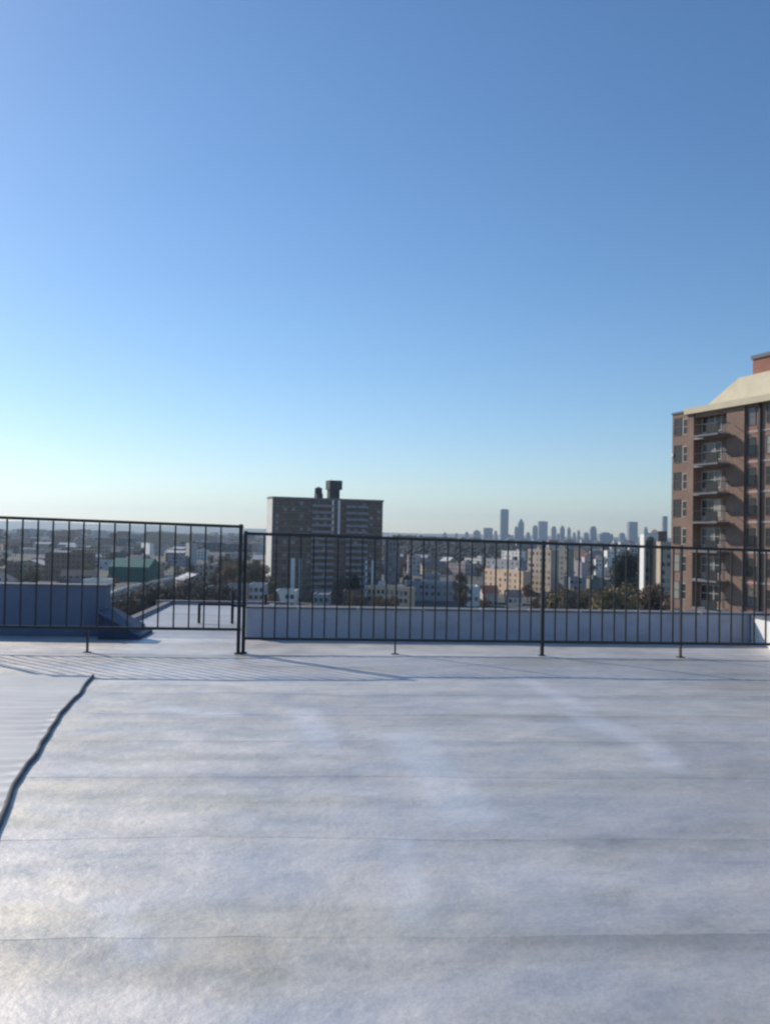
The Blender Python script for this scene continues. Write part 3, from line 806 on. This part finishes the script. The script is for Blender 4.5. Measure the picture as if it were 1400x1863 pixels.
# skyline far off (tops by photo column)
SKY_M = [facade('glass_tower', (.20, .22, .24), sx=8, sz=9), facade('grey_tower', (.26, .26, .27), sx=7, sz=9), facade('tan_tower', (.27, .24, .22), sx=7, sz=9)]
skl = [(861, 874, 964, 1), (880, 896, 957, 0), (911, 925, 926, 0), (909, 933, 971, 1), (936, 943, 953, 1), (943, 953, 944, 0), (957, 964, 966, 1), (969, 978, 950, 1), (980, 996, 948, 1),
       (1003, 1012, 957, 2), (1019, 1027, 954, 0), (1032, 1038, 954, 1), (1042, 1047, 968, 1), (1050, 1055, 960, 0), (1062, 1071, 965, 1), (1074, 1085, 955, 0), (1091, 1115, 968, 0), (1127, 1137, 969, 1),
       (1144, 1160, 949, 1), (1164, 1169, 966, 1), (1172, 1178, 956, 1), (1186, 1196, 958, 2), (1206, 1214, 939, 0), (828, 832, 964, 1), (806, 812, 966, 1), (846, 852, 967, 0), (899, 904, 963, 1), (1013, 1018, 967, 0)]
special = {2: 'tallest slim tower of the far skyline', 5: 'second tallest skyline tower, just right of the tallest', 18: 'broad skyline tower left of the white arched building', 22: 'slim skyline tower against the edge of the brick apartment house',
           3: 'low broad skyline block at the foot of the tallest tower', 0: 'leftmost broad block of the far skyline', 9: 'pale slim tower in the middle of the far skyline', 16: 'wide low block in the right half of the far skyline'}
special_x = {skl[i][0]: v for i, v in special.items()}
skl.sort(); pos_tall = [q[0] for q in skl].index(911)
for i, (a, b, yt, mi) in enumerate(skl):
    Y = 4300 + (i * 137) % 900
    if a not in special_x: yt = min(yt + (2, 5, 0, 4, 3)[i % 5], 971 + (a - 900) * .012)
    p = at(a, yt, Y); q = at(b, yt, Y); W = q.x - p.x; H = p.z - GROUND
    m = MB(); m.box(0, W, 0, W * .9, 0, H * .86)
    k = .14 if i % 3 else .22
    m.box(W * k, W * (1 - k), W * .1, W * .8, H * .86, H * .97); m.box(W * .4, W * .6, W * .3, W * .5, H * .97, H)
    if a in (911, 1144, 1206, 880, 980): m = MB(); m.box(0, W, 0, W * .9, 0, H * .985); m.box(W * .15, W * .8, W * .1, W * .8, H * .985, H)
    o = m.build('skyline_tower', SKY_M[mi]); o.location = (p.x, Y, GROUND)
    d_ = i - pos_tall
    lb = 'hazy ' + special_x[a] if a in special_x else ('pale ' if mi == 2 else '') + f'hazy skyline tower, {ORD[abs(d_) - 1].replace("leftmost", "first")} one to the {"right" if d_ > 0 else "left"} of the tallest tower'
    tag(o, lb, 'tower', 'towers of the far city skyline')

# ---------------------------------------------------------------- trees
def nth(i, n): return 'leftmost' if i == 0 else ('rightmost' if i == n - 1 else ORD[i] + ' from the left')
LEAF = {'olive': leaf_mat('olive_leaves', (.19, .155, .08), (.34, .27, .15)), 'brown': leaf_mat('brown_leaves', (.17, .11, .07), (.30, .20, .13)),
        'dark': leaf_mat('dark_green_leaves', (.012, .025, .02), (.03, .05, .035)), 'grey': leaf_mat('bare_grey_twigs', (.085, .07, .06), (.15, .13, .11))}
def tree_meshes(seed, kind, narrow=False):
    rnd = random.Random(seed)
    H = 10.0; rx = 3.8 if not narrow else 2.4
    tr = MB(); tr.tube([(0, 0, 0), (.1, .05, 2.5), (.0, .1, 5.5), (.1, 0, 8)], [.3, .24, .16, .05], 7)
    blobs = []
    for k in range(16):
        a = rnd.uniform(0, 6.28); zz = rnd.uniform(3.2, 8.6); rr = rx * (1 - abs(zz - 5.6) / 5.5) * rnd.uniform(.35, .85)
        e = Vector((math.cos(a) * rr, math.sin(a) * rr, zz))
        s = Vector((0.05, 0.05, max(2.2, zz - 2.5)))
        tr.tube([s, (s + e) / 2 + Vector((0, 0, .25)), e], [.11, .07, .03], 5)
        blobs.append((e, rnd.uniform(.9, 1.7)))
    lv = MB()
    nl = 4200 if kind != 'grey' else 2600
    for k in range(nl):
        c, r = rnd.choice(blobs)
        while True:
            d = Vector((rnd.uniform(-1, 1), rnd.uniform(-1, 1), rnd.uniform(-1, 1)))
            if d.length < 1: break
        d = d * (d.length ** -.35 if d.length > .01 else 1)
        p = c + d * r
        if kind == 'grey':
            e1 = Vector((rnd.gauss(0, 1), rnd.gauss(0, 1), rnd.gauss(.8, 1))).normalized() * rnd.uniform(.3, .7); e2 = Vector((rnd.gauss(0, 1), rnd.gauss(0, 1), rnd.gauss(0, 1))).normalized() * .035
        else:
            e1 = Vector((rnd.gauss(0, 1), rnd.gauss(0, 1), rnd.gauss(0, .7))).normalized() * rnd.uniform(.09, .19); e2 = e1.cross(Vector((rnd.gauss(0, 1), rnd.gauss(0, 1), rnd.gauss(0, 1)))).normalized() * rnd.uniform(.07, .15)
        lv.poly([p - e1 - e2, p + e1 - e2 * .6, p + e1 * .9 + e2, p - e1 * .8 + e2])
    return tr.mesh('trunk', BARK, True), lv.mesh('crown', LEAF[kind])
TM = {k: [tree_meshes(i * 13 + 5 + hash_, k, nar) for i in range(3)] for k, hash_, nar in (('olive', 1, False), ('brown', 2, False), ('grey', 3, False), ('dark', 4, True))}
def tree(x, Y, height, kind, label, group, name=None, spread=1.0, base=GROUND):
    tm, lm = TM[kind][random.randrange(3)]
    t = thing(name or {'dark': 'evergreen_tree', 'grey': 'bare_tree'}.get(kind, 'autumn_tree'), label, 'tree', (x, Y, base), random.uniform(0, 6.28), group)
    s = height / 9.6; t.scale = (s * spread, s * spread, s)
    link('trunk', tm, t); link('crown', lm, t)
    return t
def tree_px(px, ytop, Y, kind, label, group=None, spread=1.0):
    p = at(px, ytop, Y); return tree(p.x, Y, p.z - GROUND, kind, label, group, spread=spread)
rnd = random.Random(11)
for k in range(15):                                                # olive and brown row at the right
    px = 1010 + k * 14.5 + rnd.uniform(-4, 4)
    kind = ('olive' if k % 3 else 'grey') if px < 1128 else 'brown'
    tree_px(px, 1068 + rnd.uniform(-4, 8) - (4 if kind == 'brown' and px > 1160 else 0), rnd.uniform(175, 230), kind,
            {'olive': 'olive leafed', 'brown': 'brown leafed', 'grey': 'nearly bare brown'}[kind] + f' autumn tree, {nth(k, 15)} in the row behind the right parapet', 'autumn trees behind the right parapet', .8)
for k in range(13):                                                # brown mound at the left
    px = 228 + k * 15 + rnd.uniform(-4, 4)
    yt = 1080 - 24 * math.sin(min(1, (px - 205) / 130) * math.pi / 2) + rnd.uniform(-2, 4)
    tree_px(px, yt, rnd.uniform(165, 215), 'grey', f'bare brownish tree, {nth(k, 13)} in the clump below the curved viaduct', 'bare trees below the curved viaduct', .85)
for k in range(8):
    px = 398 + k * 11.5 + rnd.uniform(-3, 3)
    kind = rnd.choice(['brown', 'grey', 'olive'])
    tree_px(px, 1012 + abs(k - 4) * 4 + rnd.uniform(-3, 6), rnd.uniform(370, 430), kind, {'brown': 'brown', 'grey': 'bare grey-brown', 'olive': 'olive'}[kind] + f' tree, {nth(k, 8)} in the tall clump left of the slab tower', 'tall trees left of the slab tower', .8)
tree_px(406, 1008, 440, 'dark', 'tall dark evergreen at the left end of the tree clump before the slab tower', spread=.9)
tree_px(1141, 1001, 400, 'dark', 'tallest dark evergreen left of the white arched building', spread=1.0)
tree_px(1129, 1022, 395, 'dark', 'shorter dark evergreen on the left side of the tallest one', spread=1.0)
tree_px(1158, 1046, 350, 'dark', 'low dark evergreen between the tallest one and the white arched building', spread=1.2)
tree_px(497, 1075, 300, 'brown', 'small reddish brown tree at the lower left corner of the slab tower', spread=.8)
for k, (px, yt, Y) in enumerate(((640, 1078, 320), (655, 1082, 325), (690, 1082, 320), (704, 1085, 318), (716, 1083, 322), (880, 1086, 330), (842, 1072, 350), (960, 1060, 400), (975, 1085, 330))):
    tree_px(px, yt, Y, 'brown', 'brown autumn tree ' + ('below the slab tower, left one of a pair', 'below the slab tower, right one of a pair', 'at the left end of the long beige building', 'in front of the long beige building, near its left end', 'in front of the long beige building, nearest its middle', 'just left of the red roofed gabled house', 'at the right end of the wide grey hall', 'in front of the tall tan apartment block, taller one', 'in front of the tall tan apartment block, lower one')[k], 'brown trees among the low houses', .9)

# pale curved viaduct at the left
va = thing('curved_viaduct', 'pale concrete viaduct curving away behind the bare trees at left', 'viaduct', (0, 0, 0))
cl = [at(200, 1082, 262), at(212, 1073, 285), at(240, 1065, 320), at(275, 1057, 370), at(315, 1049, 430), at(352, 1044, 500), at(400, 1040, 600)]
m1, m2 = MB(), MB()
for a, b in zip(cl, cl[1:]):
    for mbx, dz0, dz1, dy0, dy1 in ((m1, -2.2, -1.0, 0, 9), (m2, -1.0, 0, 0, .5)):
        k = len(mbx.v)
        for p in (a, b):
            for dy, dz in ((dy0, dz0), (dy1, dz0), (dy1, dz1), (dy0, dz1)):
                mbx.v.append((p.x - dy * .5, p.y + dy, p.z + dz))
        for q in ((0, 4, 7, 3), (3, 7, 6, 2), (2, 6, 5, 1), (1, 5, 4, 0), (0, 3, 2, 1), (4, 5, 6, 7)):
            mbx.f.append(tuple(k + j for j in q)); mbx.m.append(0)
m1.build('deck', CONCRETE, va); m2.build('parapet', WHITE_WALL, va)
for p in cl:
    m = MB(); m.box(p.x - 1.2, p.x + .4, p.y + 2, p.y + 4, GROUND, p.z - 2.25); m.build('pier', CONCRETE, va)
hand.append((196, 400, 350))

# ---------------------------------------------------------------- rows of low houses
WALLS = [('white', (.55, .54, .52)), ('pinkish', (.42, .33, .31)), ('grey', (.27, .27, .29)), ('brick-brown', (.27, .16, .12)), ('tan', (.44, .34, .24)), ('dark grey', (.12, .12, .14))]
WM = [facade('far_wall_' + n.replace(' ', '_').replace('-', '_'), c, sx=2.8, sz=3) for n, c in WALLS]
ROOFS = [('dark', SLATE), ('tarred', TAR), ('pale', PALEROOF), ('dark red', REDROOF)]
def zone(px):
    if px < 196: return 'beyond the raised railing'
    if px < 300: return 'around the green shed'
    if px < 497: return 'between the green shed and the slab tower'
    if px < 740: return 'around the foot of the slab tower'
    if px < 880: return 'below the wooded hillside'
    if px < 1000: return 'around the warm beige flats'
    if px < 1120: return 'around the dark red gables'
    return 'left of the white arched building'
def blocked(px0, px1, Y):
    for a, b, Yh in hand:
        if px1 > a - 3 and px0 < b + 3:
            if abs(Y - Yh) < 22 + Yh * .02: return True
            if Yh * .62 < Y < Yh and Yh > 400: return True
    return False
rnd = random.Random(3)
Y = 365.0; cnt = 0; tcnt = 0
while Y < 1250:
    px = -40 + rnd.uniform(0, 20)
    while px < 1225:
        Wm = rnd.uniform(8, 20) if rnd.random() < .75 else rnd.uniform(22, 40)
        pw_ = Wm * FPX / Y
        dY = rnd.uniform(-10, 10)
        if not blocked(px, px + pw_, Y + dY) and cnt < 290 and rnd.random() < .68:
            ci = rnd.choices(range(6), [1.6, 2.4, 2, 4, 4, 1.5])[0]; ri = rnd.choices(range(4), [3, 2, 3, 1])[0]
            st = rnd.choice(['flat', 'gable', 'gable', 'front', 'bulk']); big = Wm > 22
            if big: st = 'bulk'
            H = rnd.uniform(6, 9.5) if not big else rnd.uniform(8, 15)
            if 730 < px < 900 and Y > 750: H = min(H, 7)
            D = rnd.uniform(9, 14)
            o = house_mesh(Wm, D, H, st, rnd.uniform(1.8, 3.2)).build('low_building' if big else ('gabled_house' if st in ('gable', 'front') else 'row_house'), [WM[ci], ROOFS[ri][1]])
            o.location = (colx(px, Y), Y + dY, GROUND); o.rotation_euler = (0, 0, (rnd.uniform(-1.25, -.95) if rnd.random() < .33 else rnd.uniform(-.25, .25)))
            kind_ = 'long building' if big else ('gabled house' if st in ('gable', 'front') else 'flat-roofed house')
            dist = 'near' if Y < 520 else ('farther' if Y < 800 else 'distant')
            tag(o, f'{dist} {WALLS[ci][0]} {kind_}, {ROOFS[ri][0]} roof, {zone(px)}', 'house' if not big else 'building', f'low houses {zone(px)}')
            cnt += 1
        elif tcnt < 240 and rnd.random() < .8 and not any(a < px < b and Yh * .7 < Y < Yh + 10 for a, b, Yh in hand if Yh > 400):
            kd = rnd.choice(['grey', 'brown', 'grey', 'olive', 'dark'])
            th_ = rnd.uniform(7, 12); tree(colx(px + pw_ * .4, Y), Y + dY, th_, kd, ('tall ' if th_ > 10.3 else 'small ' if th_ < 8.6 else '') + ('near ' if Y < 520 else 'farther ' if Y < 800 else 'distant ') + {'grey': 'bare grey-brown', 'brown': 'brown leafed', 'olive': 'olive leafed', 'dark': 'dark evergreen'}[kd] + ' tree among the houses ' + zone(px), 'trees among the houses ' + zone(px), spread=1.0)
            tcnt += 1
        px += pw_ + rnd.uniform(1, 7) * 400 / Y
    Y *= 1.105
print('houses', cnt, 'trees', tcnt)

# farther city, one mass
rnd = random.Random(5)
mats = WM + [PALEROOF, TAR]
m = MB()
for k in range(3600):
    Y = 1250 * (4.2 ** rnd.random()); px = rnd.uniform(-160, 1560)
    if 700 < px < 930 and Y < 1500: continue
    Wd = rnd.uniform(10, 34); H = rnd.uniform(6, 14) if rnd.random() < .9 else rnd.uniform(16, 27)
    x = colx(px, Y); z0 = GROUND
    m.box(x, x + Wd, Y, Y + rnd.uniform(9, 16), z0, z0 + H, rnd.choices(range(6), [4, 2, 3, 3, 2, 3])[0], rnd.choice([6, 7, 6]))
tag(m.build('far_city', mats), kind='stuff')
# woods: crowns massed on the hillside and in belts between the far houses
WOOD = [leaf_mat('wood_crowns', (.02, .026, .024), (.05, .052, .045)), leaf_mat('wood_brown', (.04, .033, .032), (.06, .05, .047))]
def crown_blob(m, x, y, z, r, rnd, mi):
    k = len(m.v); n = 6
    m.v.append((x, y, z + r * rnd.uniform(.8, 1.2)))
    for ring, zz, rr in ((0, .55, .75), (1, -.1, 1.0), (2, -.7, .6)):
        for j in range(n):
            t = 6.283 * (j + .5 * ring) / n; q = rr * rnd.uniform(.7, 1.15) * r
            m.v.append((x + math.cos(t) * q, y + math.sin(t) * q, z + zz * r * rnd.uniform(.8, 1.2)))
    for j in range(n): m.f.append((k, k + 1 + j, k + 1 + (j + 1) % n)); m.m.append(mi)
    for ring in (0, 1):
        a = k + 1 + ring * n
        for j in range(n):
            m.f.append((a + j, a + n + j, a + n + (j + 1) % n)); m.m.append(mi)
            m.f.append((a + j, a + n + (j + 1) % n, a + (j + 1) % n)); m.m.append(mi)
m = MB()
crest = [(560, 1012), (660, 990), (720, 980), (790, 982), (850, 986), (900, 992), (960, 1003), (1040, 1016)]
def crest_y(px):
    for (a, ya), (b, yb) in zip(crest, crest[1:]):
        if a <= px <= b:
            t = (px - a) / (b - a); return ya + (yb - ya) * t * t * (3 - 2 * t)
    return 1020
for k in range(2200):
    px = rnd.uniform(640, 960); f = rnd.random()
    zc_ = at(px, crest_y(px), 1300).z
    f2 = min(1, f / .45) * .62 if f < .45 else .62 + (f - .45) / .55 * .38
    Yy = 880 + 420 * (f * .55 / .45 if f < .45 else (.55 + (f - .45) / .55 * .45))
    Yy = min(Yy, 1305)
    z = GROUND + (zc_ - GROUND) * min(1, f2) + 1.5
    crown_blob(m, colx(px, 1300), Yy, z, rnd.uniform(2.6, 5.2), rnd, 0 if rnd.random() < .75 else 1)
tag(m.build('hillside_wood', WOOD), kind='stuff')
m = MB()
for k in range(2600):
    Y = 1300 * (4 ** rnd.random()); px = rnd.uniform(-150, 1300)
    if nz(px, Y * .3, .012, 31) < .02: continue
    crown_blob(m, colx(px, Y), Y, GROUND + 6, rnd.uniform(4, 8) * (1 + Y / 6000), rnd, 0 if rnd.random() < .6 else 1)
tag(m.build('far_woods', WOOD), kind='stuff')

# ---------------------------------------------------------------- haze
hm = bpy.data.materials.new('haze'); hm.use_nodes = True
t = hm.node_tree; t.nodes.clear()
out = t.nodes.new('ShaderNodeOutputMaterial'); pv = t.nodes.new('ShaderNodeVolumePrincipled')
pv.inputs['Color'].default_value = (.66, .82, 1.0, 1); pv.inputs['Density'].default_value = HAZE_DENSITY; pv.inputs['Anisotropy'].default_value = .45
t.links.new(pv.outputs[0], out.inputs['Volume'])
m = MB(); m.box(-9100, 9100, -400, 10600, GROUND - 1.2, 260)
tag(m.build('haze', hm), kind='stuff')

# look-alikes that still share a label are told apart by their place in the row
same = {}
for o in scene.objects:
    if o.parent is None and o.get('label') and o.get('category'): same.setdefault(o['label'], []).append(o)
for lb, os_ in same.items():
    if len(os_) < 2: continue
    os_.sort(key=lambda o: o.location.x / max(o.location.y, 1))
    for i, o in enumerate(os_):
        short_lb = lb.replace(' among the houses', '') if len(lb.split()) > 11 else lb
        o['label'] = short_lb + ', ' + nth(i, len(os_))
for o in scene.objects:
    if o.get('category') and len(o['label'].split()) > 16:
        words_ = o['label'].split()
        o['label'] = ' '.join(w_ for w_ in words_ if w_ not in ('dark', 'roof,', 'pale', 'tarred') or words_.index(w_) < 2)
